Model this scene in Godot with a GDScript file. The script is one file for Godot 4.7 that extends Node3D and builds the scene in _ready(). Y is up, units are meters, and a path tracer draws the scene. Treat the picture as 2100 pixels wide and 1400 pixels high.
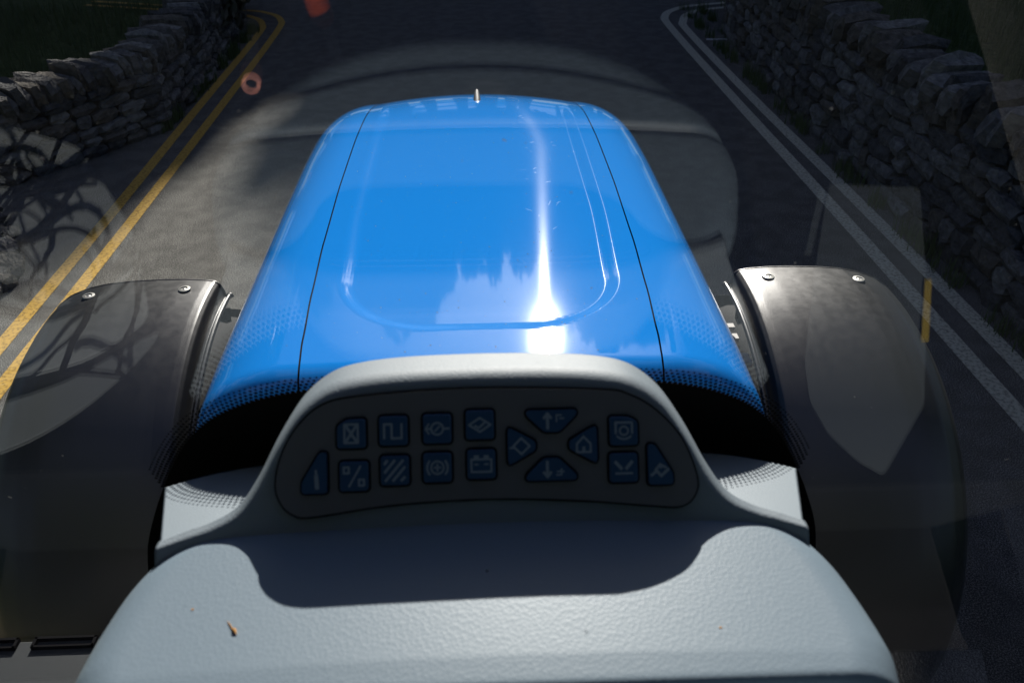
extends Node3D
# View from the driver's place of a tractor standing on a lane between dry stone walls.
# Tractor axes: +x right, -z ahead, y up; the camera is above the dashboard.

var rng := RandomNumberGenerator.new()
var M := {}
var used := {}
var tractor: Node3D

# ---------------------------------------------------------------- helpers
func lin(r: float, g: float, b: float, a := 1.0) -> Color:
	var c := Color(r, g, b).linear_to_srgb()
	c.a = a
	return c

func mat(c: Color, rough := 0.6, spec := 0.5, metal := 0.0) -> StandardMaterial3D:
	var m := StandardMaterial3D.new()
	m.albedo_color = c
	m.roughness = rough
	m.metallic_specular = spec
	m.metallic = metal
	m.cull_mode = BaseMaterial3D.CULL_DISABLED
	return m

func noise_tex(freq: float, kind: int, octaves: int, seed_: int, ramp: Gradient = null, bump := 0.0, size := 512) -> NoiseTexture2D:
	var n := FastNoiseLite.new()
	n.seed = seed_
	n.frequency = freq
	n.noise_type = kind
	n.fractal_octaves = octaves
	n.fractal_type = FastNoiseLite.FRACTAL_FBM if octaves > 1 else FastNoiseLite.FRACTAL_NONE
	var t := NoiseTexture2D.new()
	t.width = size
	t.height = size
	t.seamless = true
	t.noise = n
	if ramp:
		t.color_ramp = ramp
	if bump > 0.0:
		t.as_normal_map = true
		t.bump_strength = bump
	return t

func ramp2(list: Array) -> Gradient:
	var g := Gradient.new()
	var o := PackedFloat32Array()
	var c := PackedColorArray()
	for e in list:
		o.append(e[0])
		c.append(e[1])
	g.offsets = o
	g.colors = c
	return g

func tri(m: StandardMaterial3D, s: float) -> void:
	m.uv1_triplanar = true
	m.uv1_world_triplanar = true
	m.uv1_scale = Vector3(s, s, s)

func numbered(called: String) -> String:
	if not used.has(called):
		used[called] = 0
		return called
	used[called] += 1
	return "%s_%03d" % [called, used[called]]

func thing(called: String, label: String, category: String, at := Vector3.ZERO, group := "") -> Node3D:
	var o := Node3D.new()
	o.name = numbered(called)
	add_child(o)
	o.position = at
	tag(o, label, category, group)
	return o

func tag(o: Node, label: String, category: String, group := "") -> void:
	o.set_meta("label", label)
	o.set_meta("category", category)
	if group != "":
		o.set_meta("group", group)

func part(called: String, mesh: Mesh, m: Material, parent: Node, label := "") -> MeshInstance3D:
	var o := MeshInstance3D.new()
	o.name = called
	o.mesh = mesh
	if m:
		o.material_override = m
	parent.add_child(o, true)
	if label != "":
		o.set_meta("label", label)
	return o

func group_part(called: String, parent: Node, label := "") -> Node3D:
	var o := Node3D.new()
	o.name = called
	parent.add_child(o, true)
	if label != "":
		o.set_meta("label", label)
	return o

func structure(called: String, mesh: Mesh, m: Material) -> MeshInstance3D:
	var o := part(called, mesh, m, self)
	o.set_meta("kind", "structure")
	return o

# grid of points f(u, v), u and v in 0..1, smooth normals, uv = (u, v)
func grid(nu: int, nv: int, f: Callable, st: SurfaceTool = null) -> SurfaceTool:
	var base := 0
	if st == null:
		st = SurfaceTool.new()
		st.begin(Mesh.PRIMITIVE_TRIANGLES)
	var pts := []
	for i in nu + 1:
		for j in nv + 1:
			pts.append(f.call(float(i) / nu, float(j) / nv))
	var at := func(i, j): return pts[clampi(i, 0, nu) * (nv + 1) + clampi(j, 0, nv)]
	var nrm := []
	for i in nu + 1:
		for j in nv + 1:
			var du: Vector3 = at.call(i + 1, j) - at.call(i - 1, j)
			var dv: Vector3 = at.call(i, j + 1) - at.call(i, j - 1)
			var n := du.cross(dv)
			nrm.append(n.normalized() if n.length_squared() > 1e-20 else Vector3.UP)
	var emit := func(i, j):
		st.set_uv(Vector2(float(i) / nu, float(j) / nv))
		st.set_normal(nrm[i * (nv + 1) + j])
		st.add_vertex(pts[i * (nv + 1) + j])
	for i in nu:
		for j in nv:
			emit.call(i, j); emit.call(i, j + 1); emit.call(i + 1, j)
			emit.call(i + 1, j); emit.call(i, j + 1); emit.call(i + 1, j + 1)
	return st

func new_st() -> SurfaceTool:
	var st := SurfaceTool.new()
	st.begin(Mesh.PRIMITIVE_TRIANGLES)
	return st

func grid_mesh(nu: int, nv: int, f: Callable) -> ArrayMesh:
	return grid(nu, nv, f).commit()

# flat triangle with its own normal
func face(st: SurfaceTool, a: Vector3, b: Vector3, c: Vector3) -> void:
	var n := (c - a).cross(b - a).normalized()
	for p in [a, b, c]:
		st.set_normal(n)
		st.set_uv(Vector2(p.x, p.z))
		st.add_vertex(p)

func quad(st: SurfaceTool, a: Vector3, b: Vector3, c: Vector3, d: Vector3) -> void:
	face(st, a, b, c)
	face(st, a, c, d)

func box_into(st: SurfaceTool, c: Vector3, s: Vector3, b := Basis.IDENTITY) -> void:
	var h := s * 0.5
	var p := []
	for i in 8:
		p.append(c + b * Vector3(h.x if i & 1 else -h.x, h.y if i & 2 else -h.y, h.z if i & 4 else -h.z))
	for q in [[0, 2, 3, 1], [4, 5, 7, 6], [0, 1, 5, 4], [2, 6, 7, 3], [0, 4, 6, 2], [1, 3, 7, 5]]:
		quad(st, p[q[0]], p[q[1]], p[q[2]], p[q[3]])

func box_mesh(c: Vector3, s: Vector3, b := Basis.IDENTITY) -> ArrayMesh:
	var st := new_st()
	box_into(st, c, s, b)
	return st.commit()

# tube along points, radii per point
func tube_into(st: SurfaceTool, pts: Array, rad: Array, seg := 10, caps := true) -> void:
	var n := pts.size()
	var rings := []
	var side := Vector3.ZERO
	for k in n:
		var t: Vector3 = (pts[mini(k + 1, n - 1)] - pts[maxi(k - 1, 0)]).normalized()
		if k == 0:
			side = t.cross(Vector3.UP if absf(t.y) < 0.9 else Vector3.RIGHT).normalized()
		else:
			side = (side - t * side.dot(t)).normalized()
		var up := t.cross(side)
		var ring := []
		for j in seg:
			var a := TAU * j / seg
			ring.append([pts[k] + (side * cos(a) + up * sin(a)) * rad[k], side * cos(a) + up * sin(a)])
		rings.append(ring)
	for k in n - 1:
		for j in seg:
			var q := [rings[k][j], rings[k][(j + 1) % seg], rings[k + 1][(j + 1) % seg], rings[k + 1][j]]
			for i in [0, 2, 1, 0, 3, 2]:
				st.set_normal(q[i][1])
				st.set_uv(Vector2.ZERO)
				st.add_vertex(q[i][0])
	if caps:
		for e in [0, n - 1]:
			for j in seg:
				face(st, pts[e], rings[e][j][0], rings[e][(j + 1) % seg][0])

func tube(pts: Array, rad: Array, seg := 10) -> ArrayMesh:
	var st := new_st()
	tube_into(st, pts, rad, seg)
	return st.commit()

# prism of a 2-D outline standing on a frame (origin o, axes ax, ay, normal n), from height h0 to h1, top edge bevelled
func prism_into(st: SurfaceTool, poly: PackedVector2Array, o: Vector3, ax: Vector3, ay: Vector3, n: Vector3, h0: float, h1: float, bevel := 0.0) -> void:
	var top := poly
	if bevel > 0.0:
		var r := Geometry2D.offset_polygon(poly, -bevel, Geometry2D.JOIN_MITER)
		if r.size() == 1 and r[0].size() == poly.size():
			top = r[0]
			# keep the corners in step
			var best := 0
			for k in top.size():
				if top[k].distance_to(poly[0]) < top[best].distance_to(poly[0]):
					best = k
			var t2 := PackedVector2Array()
			for k in top.size():
				t2.append(top[(best + k) % top.size()])
			if Geometry2D.is_polygon_clockwise(t2) != Geometry2D.is_polygon_clockwise(poly):
				t2.reverse()
			top = t2
		else:
			bevel = 0.0
	var p := func(v: Vector2, h: float): return o + ax * v.x + ay * v.y + n * h
	var idx := Geometry2D.triangulate_polygon(top)
	for k in range(0, idx.size(), 3):
		var ca: Vector3 = p.call(top[idx[k]], h1)
		var turned: bool = (p.call(top[idx[k + 2]], h1) - ca).cross(p.call(top[idx[k + 1]], h1) - ca).dot(n) < 0.0
		for i in ([0, 2, 1] if turned else [0, 1, 2]):
			st.set_normal(n)
			st.set_uv(top[idx[k + i]])
			st.add_vertex(p.call(top[idx[k + i]], h1))
	var m := poly.size()
	for k in m:
		var a := poly[k]
		var b := poly[(k + 1) % m]
		if bevel > 0.0:
			quad(st, p.call(a, h1 - bevel), p.call(b, h1 - bevel), p.call(top[(k + 1) % m], h1), p.call(top[k], h1))
		quad(st, p.call(a, h0), p.call(b, h0), p.call(b, h1 - bevel), p.call(a, h1 - bevel))

func smooth_poly(pts: Array, closed := true, sub := 5) -> PackedVector2Array:
	var out := PackedVector2Array()
	var n := pts.size()
	for k in n if closed else n - 1:
		var p0: Vector2 = pts[(k - 1 + n) % n] if closed else pts[maxi(k - 1, 0)]
		var p1: Vector2 = pts[k]
		var p2: Vector2 = pts[(k + 1) % n]
		var p3: Vector2 = pts[(k + 2) % n] if closed else pts[mini(k + 2, n - 1)]
		for s in sub:
			out.append(p1.cubic_interpolate(p2, p0, p3, float(s) / sub))
	if not closed:
		out.append(pts[n - 1])
	return out

func rounded(poly: Array, r: float, seg := 3) -> PackedVector2Array:
	var out := PackedVector2Array()
	var n := poly.size()
	for k in n:
		var p: Vector2 = poly[k]
		var a: Vector2 = p + (poly[(k - 1 + n) % n] - p).normalized() * r
		var b: Vector2 = p + (poly[(k + 1) % n] - p).normalized() * r
		for s in seg + 1:
			var t := float(s) / seg
			out.append(a.lerp(p, t).lerp(p.lerp(b, t), t))
	return out

func curve(table: Array, x: float) -> float:
	if x <= table[0][0]:
		return table[0][1]
	for k in table.size() - 1:
		if x <= table[k + 1][0]:
			var t: float = (x - table[k][0]) / (table[k + 1][0] - table[k][0])
			return lerpf(table[k][1], table[k + 1][1], smoothstep(0.0, 1.0, t) * 0.35 + t * 0.65)
	return table[-1][1]

func spline(table: Array, x: float) -> float:
	var n := table.size()
	for k in n - 1:
		if x <= table[k + 1][0] or k == n - 2:
			var slope := func(i: int) -> float:
				var a := maxi(i - 1, 0)
				var b := mini(i + 1, n - 1)
				return (table[b][1] - table[a][1]) / (table[b][0] - table[a][0])
			var h: float = table[k + 1][0] - table[k][0]
			var t: float = clampf((x - table[k][0]) / h, 0.0, 1.0)
			var m0: float = slope.call(k) * h
			var m1: float = slope.call(k + 1) * h
			return (2 * t * t * t - 3 * t * t + 1) * table[k][1] + (t * t * t - 2 * t * t + t) * m0 + (-2 * t * t * t + 3 * t * t) * table[k + 1][1] + (t * t * t - t * t) * m1
	return table[-1][1]

# ---------------------------------------------------------------- scene
func _ready() -> void:
	rng.seed = 7
	make_view()
	make_materials()
	make_ground()
	make_walls()
	make_trees()
	make_tractor()
	make_small_things()

func make_view() -> void:
	var cam := Camera3D.new()
	cam.name = "camera"
	add_child(cam)
	cam.position = Vector3(0, 2.5, 0)
	cam.rotation = Vector3(deg_to_rad(-33.55), deg_to_rad(-2.53), 0)
	cam.near = 0.02
	cam.far = 900.0
	var att := CameraAttributesPhysical.new()
	att.frustum_focal_length = 42.35
	att.frustum_focus_distance = 1.5
	att.frustum_near = 0.02
	att.frustum_far = 900.0
	att.exposure_aperture = 18.0
	cam.attributes = att
	cam.fov = 44.89
	cam.current = true
	print("fov ", cam.fov)
	var env := Environment.new()
	env.background_mode = Environment.BG_SKY
	var sky := Sky.new()
	var sm := ProceduralSkyMaterial.new()
	sm.sky_top_color = Color(0.03, 0.38, 0.86)
	sm.sky_horizon_color = Color(0.30, 0.69, 0.96)
	sm.sky_curve = 0.18
	sm.ground_bottom_color = Color(0.12, 0.13, 0.11)
	sm.ground_horizon_color = Color(0.45, 0.5, 0.52)
	sm.sky_energy_multiplier = 0.40
	sm.sky_cover = cloud_cover()
	sm.sky_cover_modulate = Color(1, 1, 1, 0.35)
	sm.sun_angle_max = 30.0
	sm.sun_curve = 0.3
	sky.sky_material = sm
	env.sky = sky
	env.tonemap_mode = Environment.TONE_MAPPER_LINEAR
	env.tonemap_exposure = 1.8
	env.sdfgi_enabled = true
	env.ssao_enabled = true
	env.ssil_enabled = true
	var we := WorldEnvironment.new()
	we.name = "environment"
	we.environment = env
	add_child(we)
	var sun := DirectionalLight3D.new()
	sun.name = "sun"
	add_child(sun)
	# the sun stands ahead, six degrees to the right, 33 degrees up
	sun.look_at_from_position(Vector3.ZERO, -Vector3(0.0888, 0.5478, -0.8336), Vector3.UP)
	sun.light_energy = 1.55
	sun.light_color = Color(1.0, 0.98, 0.945)
	sun.light_angular_distance = 0.53
	sun.shadow_enabled = true

func cloud_cover() -> ImageTexture:
	var n := FastNoiseLite.new()
	n.seed = 21
	n.noise_type = FastNoiseLite.TYPE_SIMPLEX
	n.frequency = 1.6
	n.fractal_octaves = 5
	var w := 1024
	var h := 512
	var im := Image.create(w, h, false, Image.FORMAT_RGBA8)
	for j in h:
		var el := (0.5 - (j + 0.5) / h) * PI
		if el < 0.03:
			continue
		for i in w:
			var az := (i + 0.5) / w * TAU
			var d := Vector3(cos(el) * sin(az), sin(el), cos(el) * cos(az))
			var q := d / (d.y + 0.25)
			var v := n.get_noise_3d(q.x * 1.3, 0.5, q.z * 1.3) + 0.12
			var a := smoothstep(0.0, 0.35, v)
			if a > 0.0:
				im.set_pixel(i, j, Color(1, 1, 1, a))
	return ImageTexture.create_from_image(im)

func make_materials() -> void:
	# road
	var asphalt := mat(Color.WHITE, 0.93, 0.35)
	asphalt.albedo_texture = noise_tex(0.13, FastNoiseLite.TYPE_SIMPLEX, 4, 3, ramp2([[0.12, lin(0.030, 0.030, 0.028)], [0.38, lin(0.092, 0.091, 0.084)], [0.58, lin(0.145, 0.142, 0.128)], [0.85, lin(0.42, 0.41, 0.37)]]), 0.0, 1024)
	asphalt.normal_enabled = true
	asphalt.normal_texture = noise_tex(0.22, FastNoiseLite.TYPE_SIMPLEX, 2, 4, null, 3.0, 1024)
	asphalt.normal_scale = 1.0
	tri(asphalt, 0.8)
	asphalt.detail_enabled = true
	asphalt.detail_blend_mode = BaseMaterial3D.BLEND_MODE_MUL
	asphalt.detail_uv_layer = BaseMaterial3D.DETAIL_UV_1
	asphalt.detail_albedo = noise_tex(0.01, FastNoiseLite.TYPE_SIMPLEX, 3, 9, ramp2([[0.2, Color(0.88, 0.88, 0.88)], [0.8, Color(1, 1, 1)]]), 0.0, 512)
	M.asphalt = asphalt
	var line := func(c: Color, s: int) -> StandardMaterial3D:
		var m := mat(c, 0.8, 0.4)
		m.albedo_texture = noise_tex(0.05, FastNoiseLite.TYPE_SIMPLEX, 5, s, ramp2([[0.0, Color(0.55, 0.55, 0.57)], [0.30, Color(0.80, 0.80, 0.80)], [0.5, Color(0.93, 0.93, 0.93)], [1.0, Color(1, 1, 1)]]), 0.0, 512)
		tri(m, 1.2)
		return m
	M.yellow_paint = line.call(lin(0.55, 0.345, 0.065), 31)
	M.pale_paint = line.call(lin(0.56, 0.55, 0.42), 32)
	M.white_paint = line.call(lin(0.7, 0.7, 0.68), 33)
	var grass := mat(Color.WHITE, 0.95, 0.3)
	grass.albedo_texture = noise_tex(0.03, FastNoiseLite.TYPE_SIMPLEX, 5, 5, ramp2([[0.0, lin(0.03, 0.045, 0.012)], [0.6, lin(0.06, 0.09, 0.025)], [1.0, lin(0.11, 0.13, 0.05)]]))
	tri(grass, 0.4)
	M.grass = grass
	M.blade = mat(lin(0.07, 0.11, 0.03), 0.7)
	M.stone = []
	for k in 5:
		var t: Array = [[0.115, 0.112, 0.105], [0.16, 0.157, 0.15], [0.09, 0.09, 0.09], [0.20, 0.197, 0.185], [0.13, 0.118, 0.10]][k]
		var m := mat(Color.WHITE, 0.9, 0.35)
		m.albedo_texture = noise_tex(0.02, FastNoiseLite.TYPE_SIMPLEX, 5, 50 + k, ramp2([[0.0, lin(t[0] * 0.35, t[1] * 0.35, t[2] * 0.33)], [0.4, lin(t[0] * 0.8, t[1] * 0.8, t[2] * 0.8)], [0.65, lin(t[0], t[1], t[2])], [1.0, lin(t[0] * 1.6, t[1] * 1.6, t[2] * 1.45)]]), 0.0, 256)
		m.normal_enabled = true
		m.normal_texture = noise_tex(0.05, FastNoiseLite.TYPE_SIMPLEX, 4, 60 + k, null, 7.0, 256)
		tri(m, 2.3)
		M.stone.append(m)
	M.earth = mat(lin(0.05, 0.042, 0.032), 1.0, 0.2)
	M.bark = mat(lin(0.10, 0.08, 0.06), 0.95, 0.3)
	M.leaf = []
	for c in [[0.055, 0.095, 0.025], [0.04, 0.075, 0.022], [0.075, 0.11, 0.03]]:
		var m := mat(lin(c[0], c[1], c[2]), 0.6, 0.4)
		m.backlight_enabled = true
		m.backlight = lin(c[0] * 1.2, c[1] * 1.3, c[2])
		M.leaf.append(m)
	M.ivy = mat(lin(0.05, 0.05, 0.028), 0.6, 0.4)
	# tractor
	M.blue = blue_paint()
	M.blue_plain = mat(lin(0.010, 0.215, 0.665), 0.3, 0.4)
	M.blue_plain.clearcoat_enabled = true
	M.blue_plain.clearcoat = 1.0
	M.blue_plain.clearcoat_roughness = 0.04
	var blackp := mat(lin(0.010, 0.0105, 0.011), 0.42, 0.66)
	blackp.roughness_texture = noise_tex(0.012, FastNoiseLite.TYPE_SIMPLEX, 4, 71, ramp2([[0.25, Color(0.88, 0.88, 0.88)], [0.75, Color(1, 1, 1)]]))
	blackp.normal_enabled = true
	blackp.normal_texture = noise_tex(0.2, FastNoiseLite.TYPE_SIMPLEX, 2, 72, null, 1.2)
	blackp.normal_scale = 0.25
	tri(blackp, 4.0)
	M.fender = blackp
	M.rubber = mat(lin(0.018, 0.018, 0.018), 0.85, 0.35)
	M.black = mat(lin(0.008, 0.008, 0.009), 0.85, 0.2)
	M.dark_metal = mat(lin(0.03, 0.03, 0.032), 0.6, 0.5)
	M.steel = mat(lin(0.34, 0.34, 0.32), 0.45, 0.5, 0.9)
	M.pale_tab = mat(lin(0.40, 0.38, 0.36), 0.6, 0.5)
	M.rim_paint = mat(lin(0.55, 0.55, 0.52), 0.4)
	var dash := mat(lin(0.162, 0.215, 0.260), 0.46, 0.5)
	dash.normal_enabled = true
	dash.normal_texture = noise_tex(0.045, FastNoiseLite.TYPE_CELLULAR, 2, 81, null, 5.0)
	dash.normal_scale = 0.17
	tri(dash, 17.0)
	M.dash = dash
	var pod := mat(lin(0.19, 0.228, 0.258), 0.55, 0.5)
	pod.normal_enabled = true
	pod.normal_texture = noise_tex(0.09, FastNoiseLite.TYPE_SIMPLEX, 2, 82, null, 4.0)
	pod.normal_scale = 0.22
	tri(pod, 12.0)
	M.pod = pod
	M.panel = mat(lin(0.125, 0.125, 0.135), 0.6, 0.45)
	M.gasket = mat(lin(0.012, 0.012, 0.013), 0.8, 0.3)
	M.button = mat(lin(0.014, 0.060, 0.145), 0.5, 0.5)
	M.icon = mat(lin(0.24, 0.29, 0.34), 0.7, 0.3)
	M.frit = mat(lin(0.004, 0.004, 0.004), 0.8, 0.2)
	var glass := StandardMaterial3D.new()
	glass.transparency = BaseMaterial3D.TRANSPARENCY_ALPHA
	glass.albedo_color = Color(0.0, 0.01, 0.015, 0.05)
	glass.roughness = 0.0
	glass.metallic_specular = 0.5
	M.glass = glass
	var tinted := glass.duplicate()
	tinted.albedo_color = Color(0.0, 0.01, 0.015, 0.04)
	M.tinted = tinted
	M.dust = mat(lin(0.45, 0.44, 0.42), 0.9, 0.2)
	M.lining = mat(lin(0.06, 0.062, 0.066), 0.9, 0.3)
	M.console = mat(lin(0.008, 0.009, 0.010), 0.9, 0.2)
	M.trim = mat(lin(0.17, 0.19, 0.20), 0.6, 0.4)
	M.sill = mat(lin(0.045, 0.05, 0.053), 0.6, 0.4)
	M.lid = mat(lin(0.30, 0.33, 0.34), 0.7, 0.4)
	M.dull_lid = mat(lin(0.072, 0.086, 0.092), 0.7, 0.4)
	M.orange = mat(lin(0.62, 0.09, 0.012), 0.4, 0.5)
	M.yellow_label = mat(lin(0.42, 0.30, 0.03), 0.5, 0.4)
	M.straw = mat(lin(0.42, 0.22, 0.07), 0.8, 0.3)

func blue_paint() -> StandardMaterial3D:
	# one even paint colour; fine scratches only in the roughness
	var s := 2048
	var r := RandomNumberGenerator.new()
	r.seed = 99
	var rough := Image.create(s, s, false, Image.FORMAT_L8)
	rough.fill(Color(0.072, 0.072, 0.072))
	for k in 420:
		var p := Vector2(r.randf() * s, r.randf() * s)
		var a := r.randf_range(-0.5, 0.5) if r.randf() < 0.65 else r.randf() * PI
		var n := int(r.randf_range(6, 45))
		var g := r.randf_range(0.25, 0.5)
		for i in n:
			a += r.randf_range(-0.008, 0.008)
			p += Vector2(cos(a), sin(a))
			if p.x > 1 and p.y > 1 and p.x < s - 2 and p.y < s - 2:
				rough.set_pixel(int(p.x), int(p.y), Color(g, g, g))
	var m := mat(Color(0.10, 0.49, 0.82), 1.0, 0.07)
	m.roughness_texture = ImageTexture.create_from_image(rough)
	m.roughness_texture_channel = BaseMaterial3D.TEXTURE_CHANNEL_RED
	m.clearcoat_enabled = true
	m.clearcoat = 1.0
	m.clearcoat_roughness = 0.04
	m.anisotropy_enabled = true
	m.anisotropy = -1.0
	return m

# ---------------------------------------------------------------- ground
func sheet(x0: float, x1: float, z0: float, z1: float, y: float, nx := 1, nz := 1) -> ArrayMesh:
	return grid_mesh(nx, nz, func(u, v): return Vector3(lerpf(x0, x1, u), y, lerpf(z0, z1, v)))

func ribbon(path: PackedVector2Array, w: float, y: float) -> ArrayMesh:
	var n := path.size()
	var st := new_st()
	var side := []
	for k in n:
		var t := (path[mini(k + 1, n - 1)] - path[maxi(k - 1, 0)]).normalized()
		var nn := Vector2(-t.y, t.x) * w * 0.5
		side.append([path[k] + nn, path[k] - nn])
	for k in n - 1:
		var a: Vector2 = side[k][0]
		var b: Vector2 = side[k + 1][0]
		var c: Vector2 = side[k + 1][1]
		var d: Vector2 = side[k][1]
		quad(st, Vector3(a.x, y, a.y), Vector3(b.x, y, b.y), Vector3(c.x, y, c.y), Vector3(d.x, y, d.y))
	return st.commit()

func make_ground() -> void:
	structure("ground", sheet(-400, 400, 200, -600, -0.03), M.grass)
	# the lane, a lay-by on the left and the side road at the junction ahead
	var st := new_st()
	var lane := PackedVector2Array([Vector2(-2.95, 30), Vector2(-2.9, -3.6), Vector2(-3.3, -4.6), Vector2(-4.6, -5.2), Vector2(-4.4, -6.2), Vector2(-3.1, -7.3), Vector2(-2.85, -9.0), Vector2(-3.1, -11.9), Vector2(-5.0, -13.4), Vector2(-30, -14.0), Vector2(-30, -19.5), Vector2(-6, -19.0), Vector2(-3.2, -21.5), Vector2(-3.0, -36), Vector2(3.0, -36), Vector2(3.2, -21), Vector2(6, -19), Vector2(30, -19.5), Vector2(30, -14), Vector2(5.6, -13.4), Vector2(3.5, -11.9), Vector2(3.15, -10.0), Vector2(3.05, 30)])
	prism_into(st, lane, Vector3(0, 0, 0), Vector3.RIGHT, Vector3.BACK, Vector3.UP, -0.02, 0.0)
	structure("road", st.commit(), M.asphalt)
	var left_in := smooth_poly([Vector2(-2.45, 20), Vector2(-2.44, 4), Vector2(-2.43, -4), Vector2(-2.44, -7.8), Vector2(-2.48, -10.9), Vector2(-2.56, -11.6), Vector2(-2.80, -12.0), Vector2(-3.3, -12.25), Vector2(-5.5, -12.9)], false, 6)
	var left_out := smooth_poly([Vector2(-2.66, 20), Vector2(-2.64, 4), Vector2(-2.61, -4), Vector2(-2.65, -7.8), Vector2(-2.68, -10.7), Vector2(-2.75, -11.35), Vector2(-2.95, -11.75), Vector2(-3.4, -12.0), Vector2(-5.5, -12.65)], false, 6)
	var right_in := smooth_poly([Vector2(2.6, 20), Vector2(2.59, 4), Vector2(2.58, -4), Vector2(2.54, -7.8), Vector2(2.52, -10.9), Vector2(2.58, -11.6), Vector2(2.80, -12.0), Vector2(3.3, -12.3), Vector2(5.5, -12.9)], false, 6)
	var right_out := smooth_poly([Vector2(2.86, 20), Vector2(2.85, 4), Vector2(2.81, -4), Vector2(2.73, -7.8), Vector2(2.70, -10.7), Vector2(2.76, -11.3), Vector2(2.95, -11.75), Vector2(3.4, -12.05), Vector2(5.5, -12.65)], false, 6)
	structure("yellow_line", ribbon(left_in, 0.085, 0.004), M.yellow_paint)
	structure("yellow_line_001", ribbon(left_out, 0.085, 0.004), M.yellow_paint)
	structure("road_line", ribbon(right_in, 0.105, 0.004), M.pale_paint)
	structure("road_line_001", ribbon(right_out, 0.105, 0.004), M.pale_paint)
	structure("drain_mark", box_mesh(Vector3(3.0, 0.004, -10.3), Vector3(0.34, 0.008, 0.05)), M.white_paint)
	# grass of the fields behind the walls
	var bl := new_st()
	for k in 3:
		var a := TAU * k / 3.0
		var o := Vector3(cos(a), 0, sin(a)) * 0.02
		var s := Vector3(-sin(a), 0, cos(a)) * 0.006
		face(bl, o - s, o + s, o * 2.5 + Vector3(0, 0.14 + 0.03 * k, 0))
	var mm := MultiMesh.new()
	mm.transform_format = MultiMesh.TRANSFORM_3D
	mm.mesh = bl.commit()
	mm.instance_count = 11500
	for k in 2500:
		var wz := rng.randf_range(-12.0, -2.8)
		var wx := 2.90 + rng.randfn(0.0, 0.035)
		if k % 2:
			wz = rng.randf_range(-11.0, -7.2)
			wx = -2.77 + rng.randfn(0.0, 0.03)
		if sin(wz * 5.0) + sin(wz * 11.3) < -0.2:
			wx += signf(wx) * 0.25
		mm.set_instance_transform(9000 + k, Transform3D(Basis(Vector3.UP, rng.randf() * TAU).scaled(Vector3.ONE * rng.randf_range(0.35, 1.0)), Vector3(wx, -0.01, wz)))
	for k in 9000:
		var right := k % 3 == 0
		var x := rng.randf_range(3.5, 8.0) if right else rng.randf_range(-9.5, -3.5)
		var z := rng.randf_range(-12.6, -3.5)
		if not right:
			x = minf(x, -4.3 + clampf((-z - 5.4) * 0.7, -0.6, 1.0))
		mm.set_instance_transform(k, Transform3D(Basis(Vector3.UP, rng.randf() * TAU).scaled(Vector3.ONE * rng.randf_range(0.6, 1.5)), Vector3(x, -0.03, z)))
	var g := MultiMeshInstance3D.new()
	g.name = "grass"
	g.multimesh = mm
	g.material_override = M.blade
	add_child(g)
	tag(g, "dark green field grass growing behind the stone walls", "grass")
	g.set_meta("kind", "stuff")

# ---------------------------------------------------------------- dry stone walls
func stone_mesh(seed_: int, flat := 1.0) -> ArrayMesh:
	var r := RandomNumberGenerator.new()
	r.seed = seed_
	var pts := {}
	var st := new_st()
	var get_p := func(i: int, j: int, k: int) -> Vector3:
		var key := Vector3i(i, j, k)
		if not pts.has(key):
			var p := Vector3(i, j, k)
			var odd := absi(i) + absi(j) + absi(k)
			var q: Vector3 = p * float([1.0, 1.0, 0.93, 0.80][odd])
			q += Vector3(r.randf_range(-1, 1), r.randf_range(-1, 1) * flat, r.randf_range(-1, 1)) * 0.14
			pts[key] = q * 0.5
		return pts[key]
	for ax in 3:
		for sgn in [-1, 1]:
			for a in [-1, 0]:
				for b in [-1, 0]:
					var c := []
					for e in [[a, b], [a + 1, b], [a + 1, b + 1], [a, b + 1]]:
						var v := [0, 0, 0]
						v[ax] = sgn
						v[(ax + 1) % 3] = e[0]
						v[(ax + 2) % 3] = e[1]
						c.append(get_p.call(v[0], v[1], v[2]))
					if sgn > 0:
						quad(st, c[0], c[3], c[2], c[1])
					else:
						quad(st, c[0], c[1], c[2], c[3])
	return st.commit()

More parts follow.
